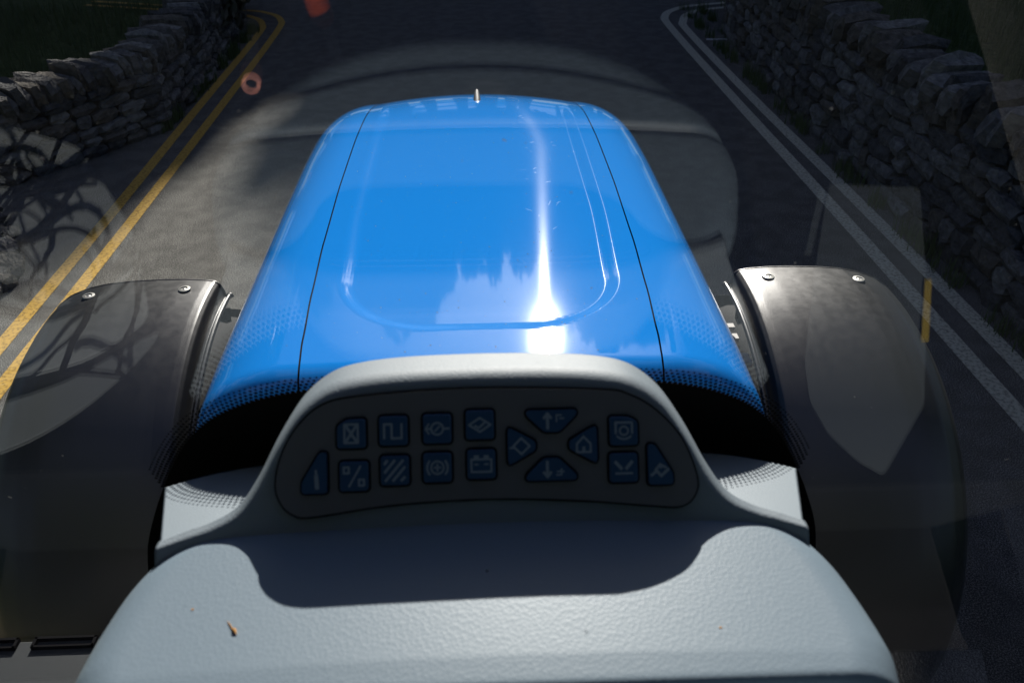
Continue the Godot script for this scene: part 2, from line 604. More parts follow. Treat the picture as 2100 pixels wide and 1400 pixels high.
func dry_wall(called: String, label: String, path: Array, h: float, course: float, length: float, cope: Array, face_side: float) -> Node3D:
	var w := thing(called, label, "wall")
	var variants := []
	for k in 8:
		variants.append(stone_mesh(200 + k))
	# lengths along the path
	var total := 0.0
	var cum := [0.0]
	for k in path.size() - 1:
		total += path[k].distance_to(path[k + 1])
		cum.append(total)
	var along := func(s: float) -> Array:
		var k := 0
		while k < path.size() - 2 and s > cum[k + 1]:
			k += 1
		var t: Vector2 = (path[k + 1] - path[k]).normalized()
		return [path[k] + t * (s - cum[k]), t]
	# earth and small fill in the middle
	var core := new_st()
	for k in path.size() - 1:
		var a: Vector2 = path[k]
		var b: Vector2 = path[k + 1]
		var t := (b - a).normalized()
		var nn := Vector2(-t.y, t.x) * face_side
		var c := (a + b) * 0.5 + nn * 0.24
		box_into(core, Vector3(c.x, h * 0.47, c.y), Vector3(a.distance_to(b) + 0.05, h * 0.94, 0.30), Basis(Vector3.UP, -t.angle()))
	part("wall_filling", core.commit(), M.earth, w)
	var y := 0.0
	var row := 0
	while y < h - course * 0.4:
		var hh := course * rng.randf_range(0.8, 1.25)
		var s := -rng.randf() * length
		while s < total:
			var ll := length * rng.randf_range(0.55, 1.6)
			var at: Array = along.call(clampf(s + ll * 0.5, 0.0, total))
			var nn: Vector2 = Vector2(-at[1].y, at[1].x) * face_side
			var lean := 0.07 * y / h
			var c: Vector2 = at[0] + nn * (0.13 + lean + rng.randf_range(-0.03, 0.02))
			var b := Basis(Vector3.UP, -at[1].angle() + rng.randf_range(-0.08, 0.08)) * Basis(Vector3(0, 0, 1), rng.randf_range(-0.09, 0.09))
			var o := part("stone", variants[rng.randi() % 8], M.stone[rng.randi() % 5], w)
			o.transform = Transform3D(b.scaled_local(Vector3(ll * 1.0, hh * 1.06, 0.27)), Vector3(c.x, y + hh * 0.5, c.y))
			s += ll
		y += hh
		row += 1
	# coping stones on edge
	var s2 := 0.0
	while s2 < total:
		var th: float = cope[0] * rng.randf_range(0.6, 1.5)
		var at2: Array = along.call(minf(s2 + th * 0.5, total))
		var nn2: Vector2 = Vector2(-at2[1].y, at2[1].x) * face_side
		var ch: float = cope[1] * rng.randf_range(0.65, 1.2)
		var c2: Vector2 = at2[0] + nn2 * (0.24 + rng.randf_range(-0.03, 0.03))
		var b2 := Basis(Vector3.UP, -at2[1].angle() + rng.randf_range(-0.15, 0.15)) * Basis(Vector3(0, 0, 1), cope[2] + rng.randf_range(-0.18, 0.18))
		var o2 := part("coping_stone", variants[rng.randi() % 8], M.stone[rng.randi() % 5], w)
		o2.transform = Transform3D(b2.scaled_local(Vector3(th * 1.05, ch, rng.randf_range(0.34, 0.48))), Vector3(c2.x, y + ch * 0.36, c2.y))
		s2 += th
	return w

func make_walls() -> void:
	dry_wall("stone_wall", "low dry stone wall with small upright coping behind the double yellow lines", [Vector2(-4.9, -4.6), Vector2(-3.62, -5.95), Vector2(-3.05, -6.75), Vector2(-2.74, -7.25), Vector2(-2.74, -9.0), Vector2(-2.95, -11.4), Vector2(-3.5, -12.6)], 0.54, 0.085, 0.21, [0.085, 0.22, 0.25], -1.0)
	dry_wall("stone_wall", "taller dry stone wall with large leaning slab coping beside the pale road lines", [Vector2(3.0, -2.6), Vector2(2.96, -5.0), Vector2(2.94, -7.2), Vector2(3.02, -9.2), Vector2(3.12, -10.6), Vector2(3.6, -12.3)], 0.76, 0.12, 0.27, [0.13, 0.30, 0.5], 1.0)
	# loose stones at the foot of the left wall
	var heap := thing("stone_heap", "heap of small loose sunlit stones at the edge of the road", "stones", Vector3(-3.1, 0, -4.5))
	var variants := []
	for k in 6:
		variants.append(stone_mesh(300 + k))
	for k in 190:
		var z := rng.randf_range(-0.95, 1.3)
		var x := -absf(rng.randfn(0.0, 0.22)) + 0.22 - absf(z + 0.1) * 0.12 - maxf(0.0, -z - 0.2) * 0.5
		var s := rng.randf_range(0.05, 0.15)
		var o := part("stone", variants[k % 6], M.stone[rng.randi() % 5], heap)
		o.transform = Transform3D(Basis.from_euler(Vector3(rng.randf() * 0.8, rng.randf() * TAU, rng.randf() * 0.8)).scaled_local(Vector3(s * 1.3, s * 0.7, s)), Vector3(x, s * 0.3 + maxf(0.0, 0.16 - (x + 0.3) * (x + 0.3)) * 0.5 * rng.randf(), z))

# ---------------------------------------------------------------- trees
func crown_mesh(seed_: int, leaves: int, size: float) -> ArrayMesh:
	var r := RandomNumberGenerator.new()
	r.seed = seed_
	var clumps := []
	for k in 60:
		var d := Vector3(r.randfn(), r.randfn(), r.randfn()).normalized()
		var rad := pow(r.randf(), 0.4)
		var cube := pow(pow(absf(d.x), 3.2) + pow(absf(d.y), 3.2) + pow(absf(d.z), 3.2), -1.0 / 3.2)
		var p := d * rad * cube * 0.80
		clumps.append([p, r.randf_range(0.16, 0.30)])
	var st := new_st()
	for k in leaves:
		var c: Array = clumps[k % clumps.size()]
		var p: Vector3 = c[0] + Vector3(r.randfn(), r.randfn() * 0.8, r.randfn()).normalized() * c[1] * pow(r.randf(), 0.45)
		var b := Basis.from_euler(Vector3(r.randf() * TAU, r.randf() * TAU, r.randf() * TAU))
		var s := size * r.randf_range(0.7, 1.3)
		face(st, p + b * Vector3(-s, 0, 0), p + b * Vector3(0, s * 0.1, s * 0.6), p + b * Vector3(s, 0, 0))
		face(st, p + b * Vector3(-s, 0, 0), p + b * Vector3(s, 0, 0), p + b * Vector3(0, s * 0.1, -s * 0.6))
	return st.commit()

func make_trees() -> void:
	var crowns := [crown_mesh(11, 9000, 0.10), crown_mesh(12, 9000, 0.10), crown_mesh(13, 9000, 0.10)]
	# x, z, height of the top, crown half width, crown half height
	var far := [
		[-20.0, -42.0, 23.0, 5.0, 8.0], [-14.0, -40.0, 24.0, 4.6, 8.0], [-9.2, -39.0, 24.6, 4.0, 8.0], [-4.6, -40.0, 27.0, 3.7, 8.5], [0.3, -42.5, 25.0, 2.3, 8.0],
		[3.0, -40.0, 21.9, 2.6, 7.0], [8.4, -40.5, 29.5, 2.9, 9.5], [12.8, -40.0, 28.0, 3.6, 9.0], [17.5, -41.0, 24.0, 4.4, 8.0], [23.0, -42.0, 24.0, 5.2, 8.0],
		[2.6, -47.0, 26.2, 3.4, 8.0], [1.0, -44.0, 25.8, 1.9, 8.0], [7.1, -44.0, 30.2, 1.9, 9.0], [5.95, -44.0, 28.7, 1.6, 8.0], [10.0, -48.0, 31.0, 3.4, 9.0], [-3.5, -48.0, 28.0, 3.6, 8.5], [-1.2, -51.0, 30.0, 5.2, 9.0]]
	var kinds := ["broad tree with dense dark green crown in the row beyond the junction", "tree with the tallest pointed green crown beyond the junction", "tree with the lowest crown of the row beyond the junction"]
	for k in far.size():
		var f: Array = far[k]
		plant_tree(Vector3(f[0], -0.03, f[1]), f[2], f[3], f[4], crowns[k % 3], M.leaf[k % 3], kinds[1] if k == 3 else kinds[2] if k == 5 else kinds[0], "trees beyond the junction")
	# trees standing over the walls, outside the picture, whose shade keeps the lane dark
	var near := [[6.8, -9.0, 9.5, 3.0, 3.4], [8.0, -14.5, 10.5, 3.8, 4.2], [7.6, -2.5, 9.0, 3.0, 3.2], [-7.2, -9.6, 9.5, 3.2, 3.6], [-7.6, -16.0, 11.0, 4.0, 4.4], [6.0, -21.5, 11.0, 3.4, 4.4], [-5.0, -23.5, 9.0, 3.0, 3.8], [6.0, 6.5, 9.0, 3.2, 3.8], [-6.0, 5.5, 9.5, 3.4, 4.0], [4.5, 13.0, 11.0, 4.2, 5.0], [-4.5, 14.0, 11.0, 4.2, 5.0], [-7.0, -1.5, 8.5, 2.8, 3.2]]
	for k in near.size():
		var f: Array = near[k]
		plant_tree(Vector3(f[0], -0.03, f[1]), f[2], f[3], f[4], crowns[(k + 1) % 3], M.leaf[k % 3], "smaller roadside tree with round green crown behind the stone walls", "trees behind the stone walls")
	# dark ivy growing on the far end of the left wall
	var bush := thing("ivy_bush", "dark brownish ivy bush over the far end of the low wall", "bush", Vector3(-3.0, 0, -11.2))
	var c := part("foliage", crown_mesh(17, 1500, 0.10), M.ivy, bush)
	c.transform = Transform3D(Basis.from_scale(Vector3(0.42, 0.75, 1.5)), Vector3(0.0, 0.75, 0))
	part("stem", tube([Vector3(0.0, -0.03, 0), Vector3(0.02, 0.4, 0.05), Vector3(0, 0.9, 0.0)], [0.04, 0.03, 0.015], 7), M.bark, bush)

func plant_tree(at: Vector3, top: float, hw: float, hh: float, crown: ArrayMesh, leaf: Material, label: String, group: String) -> void:
	var t := thing("tree", label, "tree", at, group)
	var cy := top - hh
	var c := part("crown", crown, leaf, t)
	c.transform = Transform3D(Basis(Vector3.UP, at.x).scaled_local(Vector3(hw, hh, hw)), Vector3(0, cy, 0))
	var st := new_st()
	var r0 := top * 0.016
	tube_into(st, [Vector3(0, 0, 0), Vector3(0.1, cy * 0.5, 0.05), Vector3(0, cy, 0), Vector3(0.1, cy + hh * 0.6, 0)], [r0 * 1.3, r0, r0 * 0.7, r0 * 0.2], 9)
	for k in 6:
		var a := TAU * k / 6.0 + at.x
		var y0 := cy - hh * 0.3 + hh * 0.12 * k
		var o := Vector3(cos(a), 0, sin(a))
		tube_into(st, [Vector3(0, y0, 0), o * hw * 0.35 + Vector3(0, y0 + hh * 0.2, 0), o * hw * 0.75 + Vector3(0, y0 + hh * 0.3, 0)], [r0 * 0.4, r0 * 0.25, r0 * 0.08], 6)
	part("trunk", st.commit(), M.bark, t)

# ---------------------------------------------------------------- tractor
func make_tractor() -> void:
	tractor = thing("tractor", "blue tractor with grey dashboard, black front fenders and glossy bonnet", "tractor")
	make_bonnet()
	make_fenders()
	make_glass()
	make_dash()
	make_pod()
	make_cab()

const SEAM := [[0.98, 0.281], [1.06, 0.287], [1.15, 0.295], [1.3, 0.304], [1.5, 0.312], [1.8, 0.317], [2.1, 0.316], [2.35, 0.312], [2.6, 0.305], [2.9, 0.285]]

func panel_dip(x: float, d: float) -> float:
	# a shallow tray pressed into the bonnet, open towards the nose
	var hx := 0.262 + 0.016 * smoothstep(1.25, 1.7, d)
	var q := Vector2(absf(x), maxf(0.0, 1.355 - d) )
	var r := 0.185
	var a := Vector2(maxf(q.x - (hx - r), 0.0), q.y)
	var inside := r - a.length() if q.y > 0.0 else hx - q.x
	# side bevels are wider than the rear one
	var w := 0.034 if q.y <= 0.0 else lerpf(0.034, 0.018, clampf(q.y / 0.185, 0, 1))
	var t := clampf(inside / w, 0.0, 1.0)
	t = t * t * (3.0 - 2.0 * t)
	return t * 0.0056 * (1.0 - smoothstep(2.2, 2.6, d))

func bonnet_y(x: float, d: float) -> float:
	var y := 1.752 - (0.045 + 0.27 * smoothstep(2.0, 2.8, d)) * x * x
	if d > 2.25:
		y -= 0.35 * pow(d - 2.25, 2.0) + 2.5 * pow(maxf(0.0, d - 2.72), 2.0)
	y -= 0.045 * (1.0 - sqrt(maxf(0.0, 1.0 - pow(clampf((1.085 - d) / 0.055, 0.0, 1.0), 2.0))))
	return y

func bonnet_half(d: float) -> float:
	var w := 0.482
	if d > 2.2:
		w = 0.30 + 0.182 * sqrt(maxf(0.0, 1.0 - pow((d - 2.2) / 0.86, 2.6)))
	if d < 1.2:
		w -= 0.03 * (1.2 - d)
	return w

func bonnet_side(v: float, d: float, sgn: float, gap: float) -> Vector3:
	# v 0 at the seam, 1 at the lower edge
	var xs := curve(SEAM, d) + gap
	var hw := bonnet_half(d)
	var y0 := bonnet_y(xs, d)
	var a := hw - xs
	if v < 0.6:
		var ph := pow(v / 0.6, 1.0) * PI * 0.5
		var s := pow(sin(ph), 0.9)
		var c := pow(maxf(0.0, cos(ph)), 0.85)
		return Vector3(sgn * (xs + a * s), y0 - 0.17 * (1.0 - c), -d)
	var k := (v - 0.6) / 0.4
	return Vector3(sgn * (hw - 0.03 * k * k), y0 - 0.17 - 0.38 * k, -d)

func make_bonnet() -> void:
	var d0 := 1.03
	var d1 := 3.02
	# long fine grid: rear edge, tray and nose
	var dd := func(v: float) -> float: return lerpf(d0, d1, v)
	var centre := grid_mesh(150, 300, func(u, v):
		var d: float = dd.call(v)
		var x: float = (u * 2.0 - 1.0) * (curve(SEAM, d) - 0.0013)
		return Vector3(x, bonnet_y(x, d) - panel_dip(x, d), -d))
	var b := part("bonnet", centre, M.blue, tractor, "glossy blue bonnet top with pressed tray and scratches")
	# rolled rear lip, facing the cab
	part("rear_lip", grid_mesh(40, 4, func(u, v):
		var x: float = (u * 2.0 - 1.0) * (curve(SEAM, d0) - 0.002)
		return Vector3(x, bonnet_y(x, d0) - 0.05 * v, -d0 + 0.002 * v)), M.blue_plain, b)
	# grains of dust lying on the paint
	var dust := new_st()
	var dr := RandomNumberGenerator.new()
	dr.seed = 12
	for k in 650:
		var d := dr.randf_range(1.08, 2.6)
		var x := dr.randf_range(-0.97, 0.97) * (curve(SEAM, d) - 0.004)
		var e := dr.randf_range(0.0004, 0.0011) if k % 9 else 0.0017
		var c := Vector3(x, bonnet_y(x, d) - panel_dip(x, d), -d)
		var turn := dr.randf() * TAU
		for j in 5:
			var p0 := c + Vector3(cos(turn + TAU * j / 5.0), 0, sin(turn + TAU * j / 5.0) * 0.7) * e
			var p1 := c + Vector3(cos(turn + TAU * (j + 1) / 5.0), 0, sin(turn + TAU * (j + 1) / 5.0) * 0.7) * e
			face(dust, c + Vector3(0, e * 0.6, 0), p0, p1)
	var ds := part("dust_specks", dust.commit(), M.dust, b)
	ds.set_meta("kind", "stuff")
	# little ornament at the nose
	var em := new_st()
	tube_into(em, [Vector3(0.004, 1.718, -2.43), Vector3(0.004, 1.733, -2.47), Vector3(0.004, 1.740, -2.53), Vector3(0.004, 1.742, -2.545)], [0.010, 0.011, 0.007, 0.002], 12)
	part("ornament", em.commit(), M.dark_metal, b)
	for sgn in [-1.0, 1.0]:
		var side := part("bonnet_side_panel", grid_mesh(60, 260, func(u, v): return bonnet_side(u, dd.call(v), sgn, 0.0017)), M.blue, tractor)
		part("rear_lip", grid_mesh(4, 60, func(u, v):
			var p := bonnet_side(v, d0, sgn, 0.0017)
			return p + Vector3(-sgn * 0.03 * u * minf(v * 2.0, 1.0), -0.05 * u * (1.0 - v * 0.5), 0.002 * u)), M.blue_plain, side)
		# dark sealing strip under the seam
		part("seal_strip", grid_mesh(60, 2, func(u, v):
			var d: float = dd.call(u)
			var x: float = curve(SEAM, d) + (v - 0.5) * 0.03
			return Vector3(sgn * x, bonnet_y(x, d) - 0.010, -d)), M.black, side)
	# engine and frame under the bonnet
	var fr := new_st()
	box_into(fr, Vector3(0, 1.15, -1.95), Vector3(0.74, 0.7, 1.8))
	box_into(fr, Vector3(0, 0.72, -1.9), Vector3(0.5, 0.3, 2.4))
	box_into(fr, Vector3(0, 0.68, -1.93), Vector3(1.5, 0.16, 0.2))
	part("engine_block", fr.commit(), M.dark_metal, tractor)

const FENDER := [[0.0, -0.046], [0.003, -0.039], [0.008, -0.038], [0.011, -0.044], [0.016, -0.046], [0.020, -0.041], [0.024, -0.026], [0.030, -0.010], [0.040, -0.002], [0.062, 0.002], [0.12, 0.006], [0.19, 0.006], [0.26, 0.003], [0.33, -0.004], [0.38, -0.015], [0.43, -0.034], [0.47, -0.062], [0.50, -0.100], [0.515, -0.150], [0.52, -0.20]]

func make_fenders() -> void:
	for sgn in [-1.0, 1.0]:
		var f := group_part("front_fender", tractor)
		var cy := 0.66
		var cz := -1.93
		var r := 0.735
		var pt := func(s: float, a: float, lift := 0.0) -> Vector3:
			var k := clampi(int(s * (FENDER.size() - 1)), 0, FENDER.size() - 2)
			var t: float = s * (FENDER.size() - 1) - k
			var x: float = lerpf(FENDER[k][0], FENDER[k + 1][0], t)
			var rr: float = r + lerpf(FENDER[k][1], FENDER[k + 1][1], t) + lift
			return Vector3(sgn * (0.685 + x), cy + rr * cos(a), cz + rr * sin(a))
		var a0 := deg_to_rad(-6.0)
		var a1 := deg_to_rad(124.0)
		part("fender_shell", grid_mesh(76, 48, func(u, v): return pt.call(u, lerpf(a0, a1, v))), M.fender, f)
		# rolled front edge with a raised bead
		var bead := []
		var rad := []
		for k in 60:
			bead.append(pt.call(k / 59.0, a0, -0.004))
			rad.append(0.006)
		part("front_bead", tube(bead, rad, 8), M.fender, f)
		for s in [0.30, 0.72]:
			# rivets by distance across the fender
			var x: float = 0.102 if s < 0.5 else 0.356
			var k := 0
			while FENDER[k + 1][0] < x:
				k += 1
			var ss: float = (k + (x - FENDER[k][0]) / (FENDER[k + 1][0] - FENDER[k][0])) / (FENDER.size() - 1)
			var p: Vector3 = pt.call(ss, a0 + 0.085)
			var nrm: Vector3 = (pt.call(ss, a0 + 0.085, 0.01) - p).normalized()
			var rv := new_st()
			var t1 := nrm.cross(Vector3.RIGHT).normalized()
			var t2 := nrm.cross(t1)
			for j in 20:
				var a := TAU * j / 20.0
				var b := TAU * (j + 1) / 20.0
				var ring := [[0.017, 0.0], [0.0155, 0.003], [0.0095, 0.004], [0.008, 0.0015], [0.005, 0.0015], [0.0, 0.003]]
				for q in ring.size() - 1:
					var e := func(an: float, i: int) -> Vector3: return p + (t1 * cos(an) + t2 * sin(an)) * ring[i][0] + nrm * (ring[i][1] + 0.001)
					quad(rv, e.call(a, q), e.call(b, q), e.call(b, q + 1), e.call(a, q + 1))
			part("rivet", rv.commit(), M.steel, f)
		# wheel under the fender
		var w := group_part("front_wheel", tractor)
		var st := new_st()
		var prof := [[0.30, -0.19], [0.40, -0.21], [0.53, -0.22], [0.575, -0.20], [0.595, -0.15], [0.60, 0.0], [0.595, 0.15], [0.575, 0.20], [0.53, 0.22], [0.40, 0.21], [0.30, 0.19]]
		grid(prof.size() - 1, 48, func(u, v):
			var q: Array = prof[roundi(u * (prof.size() - 1))]
			return Vector3(sgn * 0.935 + q[1], 0.625 + q[0] * cos(v * TAU), -1.93 + q[0] * sin(v * TAU)), st)
		for k in 36:
			var a := TAU * k / 36.0
			var s2 := 1.0 if k % 2 == 0 else -1.0
			box_into(st, Vector3(sgn * 0.935 + s2 * 0.085, 0.625 + 0.602 * cos(a), -1.93 + 0.602 * sin(a)), Vector3(0.19, 0.05, 0.045), Basis(Vector3.RIGHT, a) * Basis(Vector3.UP, s2 * 0.6))
		part("tyre", st.commit(), M.rubber, w)
		var rim := new_st()
		grid(3, 32, func(u, v):
			var q: Array = [[0.0, 0.05], [0.12, 0.07], [0.26, 0.02], [0.31, 0.2]][roundi(u * 3)]
			return Vector3(sgn * (0.935 + q[1]), 0.625 + q[0] * cos(v * TAU), -1.93 + q[0] * sin(v * TAU)), rim)
		part("rim", rim.commit(), M.rim_paint, w)
		# bracket that carries the fender, with pale tabs
		var br := part("fender_bracket", tube([Vector3(sgn * 0.60, 0.72, -1.9), Vector3(sgn * 0.62, 1.0, -1.85), Vector3(sgn * 0.72, 1.12, -1.85), Vector3(sgn * 0.86, 1.30, -1.85)], [0.025, 0.025, 0.022, 0.02], 8), M.dark_metal, tractor)
		if sgn > 0.0:
			for q in [[-1.93, 0.03, 0.02], [-1.875, 0.022, 0.025], [-1.77, 0.03, 0.045]]:
				part("clamp_tab", box_mesh(Vector3(0.695, 1.25, q[0]), Vector3(q[1], 0.012, q[2])), M.pale_tab, br)

const TILT := 18.0

func glass_pt(x: float, s: float, off := 0.0) -> Vector3:
	# s metres up the windscreen from the dashboard's height
	var t := deg_to_rad(TILT)
	return Vector3(x, 2.13, -0.474) + Vector3(0, cos(t), sin(t)) * s + Vector3(0, -sin(t), cos(t)) * off

func make_glass() -> void:
	var g := group_part("windscreen", tractor)
	var st := new_st()
	var hw := 0.86
	for o in [0.0, -0.0025]:
		grid(1, 1, func(u, v): return glass_pt(lerpf(-hw, hw, u), lerpf(-0.92, 0.85, v), o), st)
	part("pane", st.commit(), M.glass, g)
	# black ceramic border printed on the foot of the glass
	var half := [[0.0, 0.028], [0.06, 0.028], [0.10, 0.028], [0.13, 0.025], [0.155, 0.018], [0.178, 0.007], [0.200, -0.009], [0.220, -0.032], [0.238, -0.060], [0.258, -0.098], [0.282, -0.148], [0.308, -0.21], [0.33, -0.28]]
	var edge := []
	for k in range(half.size() - 1, 0, -1):
		edge.append(Vector2(-half[k][0], half[k][1]))
	for q in half:
		edge.append(Vector2(q[0], q[1]))
	var line := smooth_poly(edge, false, 5)
	var poly := line.duplicate()
	poly.append(Vector2(0.33, -0.36))
	poly.append(Vector2(-0.33, -0.36))
	var t := deg_to_rad(TILT)
	var fr := new_st()
	prism_into(fr, poly, glass_pt(0, 0, 0.0012), Vector3.RIGHT, Vector3(0, cos(t), sin(t)), Vector3(0, -sin(t), cos(t)), 0.0, 0.0006)
	part("printed_border", fr.commit(), M.frit, g)
	# rows of dots fading out from the border
	var dots := new_st()
	var n := line.size()
	var total := 0.0
	var cum := [0.0]
	for k in n - 1:
		total += line[k].distance_to(line[k + 1])
		cum.append(total)
	var step := 0.0040
	for row in 5:
		var off := 0.0010 + row * 0.0034
		var rad: float = [0.00172, 0.00156, 0.00138, 0.00116, 0.0009][row]
		var s := step * 0.5 * (row % 2)
		var k := 0
		while s < total:
			while k < n - 2 and s > cum[k + 1]:
				k += 1
			var d := (line[k + 1] - line[k]).normalized()
			var c: Vector2 = line[k] + d * (s - cum[k]) + Vector2(-d.y, d.x) * off
			if absf(c.x) > 0.262:
				s += step
				continue
			var ctr := glass_pt(c.x, c.y, 0.0015)
			for j in 8:
				var a := TAU * j / 8.0
				var b := TAU * (j + 1) / 8.0
				face(dots, ctr, glass_pt(c.x + rad * cos(a), c.y + rad * sin(a), 0.0015), glass_pt(c.x + rad * cos(b), c.y + rad * sin(b), 0.0015))
			s += step
	var dust := new_st()
	var r := RandomNumberGenerator.new()
	r.seed = 44
	for k in 150:
		var x := r.randf_range(-0.5, 0.5)
		var y := r.randf_range(-0.2, 0.38)
		var e := r.randf_range(0.00015, 0.00045) if k % 12 else 0.0006
		var a := r.randf() * TAU
		var stretch := 1.0 if k % 5 else 3.5
		var pts := []
		for j in 6:
			var q := Vector2(cos(TAU * j / 6.0) * e * stretch, sin(TAU * j / 6.0) * e).rotated(a)
			pts.append(glass_pt(x + q.x, y + q.y, -0.0030))
		for j in range(1, 5):
			face(dust, pts[0], pts[j], pts[j + 1])
	var du := part("dust_specks", dust.commit(), M.dust, g)
	du.set_meta("kind", "stuff")
	var dm := part("border_dots", dots.commit(), M.frit, g)
	dm.set_meta("kind", "stuff")

func dash_y(x: float, z: float) -> float:
	var y := 2.1375 - 0.22 * x * x - 0.06 * maxf(0.0, z + 0.26)
	var zg := -0.2385 - 0.10 * x * x
	y -= 0.006 * exp(-pow((z - zg) / 0.0035, 2.0))
	var z2 := -0.182 - 1.1 * x * x
	if z > z2:
		y -= 0.008 * smoothstep(0.0, 0.012, z - z2)
	return y

func make_dash() -> void:
	var g := group_part("dashboard", tractor)
	var c := Vector2(0, -0.315)
	var outline := func(a: float) -> Vector2:
		var p := 2.35
		var ca := cos(a)
		var sa := sin(a)
		var hx := 0.226
		var hz := 0.195 if sa > 0.0 else 0.10
		return Vector2(hx * signf(ca) * pow(absf(ca), 2.0 / p), hz * signf(sa) * pow(absf(sa), 2.0 / p))
	part("dash_cover", grid_mesh(150, 400, func(u, v):
		var o: Vector2 = outline.call(v * TAU)
		var s := minf(u / 0.86, 1.0)
		o.x *= 1.0 - 0.9 * maxf(0.0, -(c.y + o.y * s) - 0.27)
		var q := c + o * s
		var e: float = o.length() * (1.0 - s)
		var y := dash_y(q.x, q.y)
		var rr := 0.034
		if e < rr:
			y -= rr * (1.0 - sqrt(maxf(0.0, 1.0 - pow(1.0 - e / rr, 2.0))))
		if u > 0.86:
			var k: float = (u - 0.86) / 0.14
			y -= 0.30 * k
			q = c + o * (1.0 - 0.12 * k)
		return Vector3(q.x, y, q.y)), M.dash, g, "light grey grained dash cover")

const POD := [[0.0, 0.0905], [0.05, 0.0898], [0.08, 0.0873], [0.095, 0.0825], [0.108, 0.0715], [0.119, 0.0535], [0.131, 0.0310], [0.144, 0.0155], [0.160, 0.0085], [0.178, 0.0062], [0.195, 0.005]]

func make_pod() -> void:
	var pod := group_part("switch_pod", tractor, "grey switch pod with blue symbol buttons")
	var ca := cos(deg_to_rad(36.0))
	var sa := sin(deg_to_rad(36.0))
	var T := Vector3(0, 2.205, -0.40)
	var up := Vector3(0, ca, -sa)
	var nrm := Vector3(0, sa, ca)
	var body := func(u: float, v: float) -> Vector3:
		var s := (u * 2.0 - 1.0) * 1.03
		var sk := 0.0
		if absf(s) > 1.0:
			sk = (absf(s) - 1.0) / 0.03
			s = signf(s)
		var x0 := s * 0.195
		var ax := absf(x0)
		var L := spline(POD, ax)
		var k := L / 0.09
		var za := -0.3499 + 0.9 * pow(maxf(0.0, ax - 0.145), 2.0) * 4.0
		var ya := 2.136 - 0.22 * x0 * x0
		var A := Vector2(za, ya)
		var B := A + Vector2(-sa, ca) * L
		var rr := 0.0055 * minf(1.0, k * 3.0) + 0.001
		var thick := lerpf(0.004, 0.028, clampf(k, 0, 1))
		var zf := -0.492 + 1.25 * x0 * x0
		var wing := func(z: float) -> float: return ya + 0.003 - 0.42 * (za - z)
		var p: Vector2
		# v along the section: face, rounded edge, top, front fall, wing, front edge
		if v < 0.08:
			p = A + Vector2(0.008, -0.012) * (1.0 - v / 0.08)
		elif v < 0.32:
			p = A.lerp(B - Vector2(-sa, ca) * rr, (v - 0.08) / 0.24)
		elif v < 0.44:
			var t := (v - 0.32) / 0.12
			var a0 := B - Vector2(-sa, ca) * rr
			var a2 := B + Vector2(-rr * 1.3, -rr * 0.10)
			p = a0.lerp(B, t).lerp(B.lerp(a2, t), t)
		elif v < 0.56:
			var t := (v - 0.44) / 0.12
			var b0 := B + Vector2(-rr * 1.3, -rr * 0.10)
			p = b0.lerp(B + Vector2(-thick, -0.004 * k), t)
		elif v < 0.72:
			var t := (v - 0.56) / 0.16
			var c0 := B + Vector2(-thick, -0.004 * k)
			var zz := c0.x - 0.018 * k - 0.004
			var c2 := Vector2(maxf(zz, zf + 0.004), wing.call(maxf(zz, zf + 0.004)))
			var c1 := Vector2(c0.x - 0.008 * k - 0.002, c0.y - 0.001)
			p = c0.lerp(c1, t).lerp(c1.lerp(c2, t), t)
		elif v < 0.92:
			var t := (v - 0.72) / 0.20
			var zz := B.x - thick - 0.018 * k - 0.004
			var c2 := Vector2(maxf(zz, zf + 0.004), wing.call(maxf(zz, zf + 0.004)))
			p = c2.lerp(Vector2(zf, wing.call(zf)), t)
		else:
			var t := (v - 0.92) / 0.08
			p = Vector2(zf - 0.004 * t, wing.call(zf) - 0.10 * t)
		var x := x0 * (1.0 + 2.0 * (1.0 - clampf(k, 0, 1)) * clampf(-0.35 - p.x, 0.0, 0.2))
		return Vector3(x + signf(s) * 0.004 * sk, p.y - 0.12 * sk, p.x)
	part("pod_body", grid_mesh(240, 120, body), M.pod, pod)
	# the recessed panel: a dark joint, then the face plate
	var outline := smooth_poly([Vector2(-123.9, -55.7), Vector2(-119.8, -38.6), Vector2(-110.5, -23.0), Vector2(-95.9, -10.8), Vector2(-72.7, -6.2), Vector2(-8.6, -3.2), Vector2(70, -6.0), Vector2(88.0, -9.5), Vector2(104.0, -19.0), Vector2(119.0, -35.9), Vector2(127.2, -57.0), Vector2(127.0, -68.5), Vector2(118.4, -76.2), Vector2(100, -75.5), Vector2(59.7, -71.2), Vector2(1.3, -68.4), Vector2(-56.7, -70.4), Vector2(-102.7, -75.9), Vector2(-114.1, -74.2), Vector2(-121.2, -67.3)], true, 5)
	for k in outline.size():
		outline[k] = outline[k] * 0.001 * Vector2(0.995, 1.0)
	var o := T + nrm * 0.0004
	var st := new_st()
	prism_into(st, Geometry2D.offset_polygon(outline, 0.0013, Geometry2D.JOIN_ROUND)[0], o, Vector3.RIGHT, up, nrm, 0.0, 0.0008)
	part("panel_joint", st.commit(), M.gasket, pod)
	st = new_st()
	prism_into(st, outline, o, Vector3.RIGHT, up, nrm, 0.0, 0.0020, 0.0006)
	part("face_panel", st.commit(), M.panel, pod)
	make_buttons(pod, o + nrm * 0.002, up, nrm)

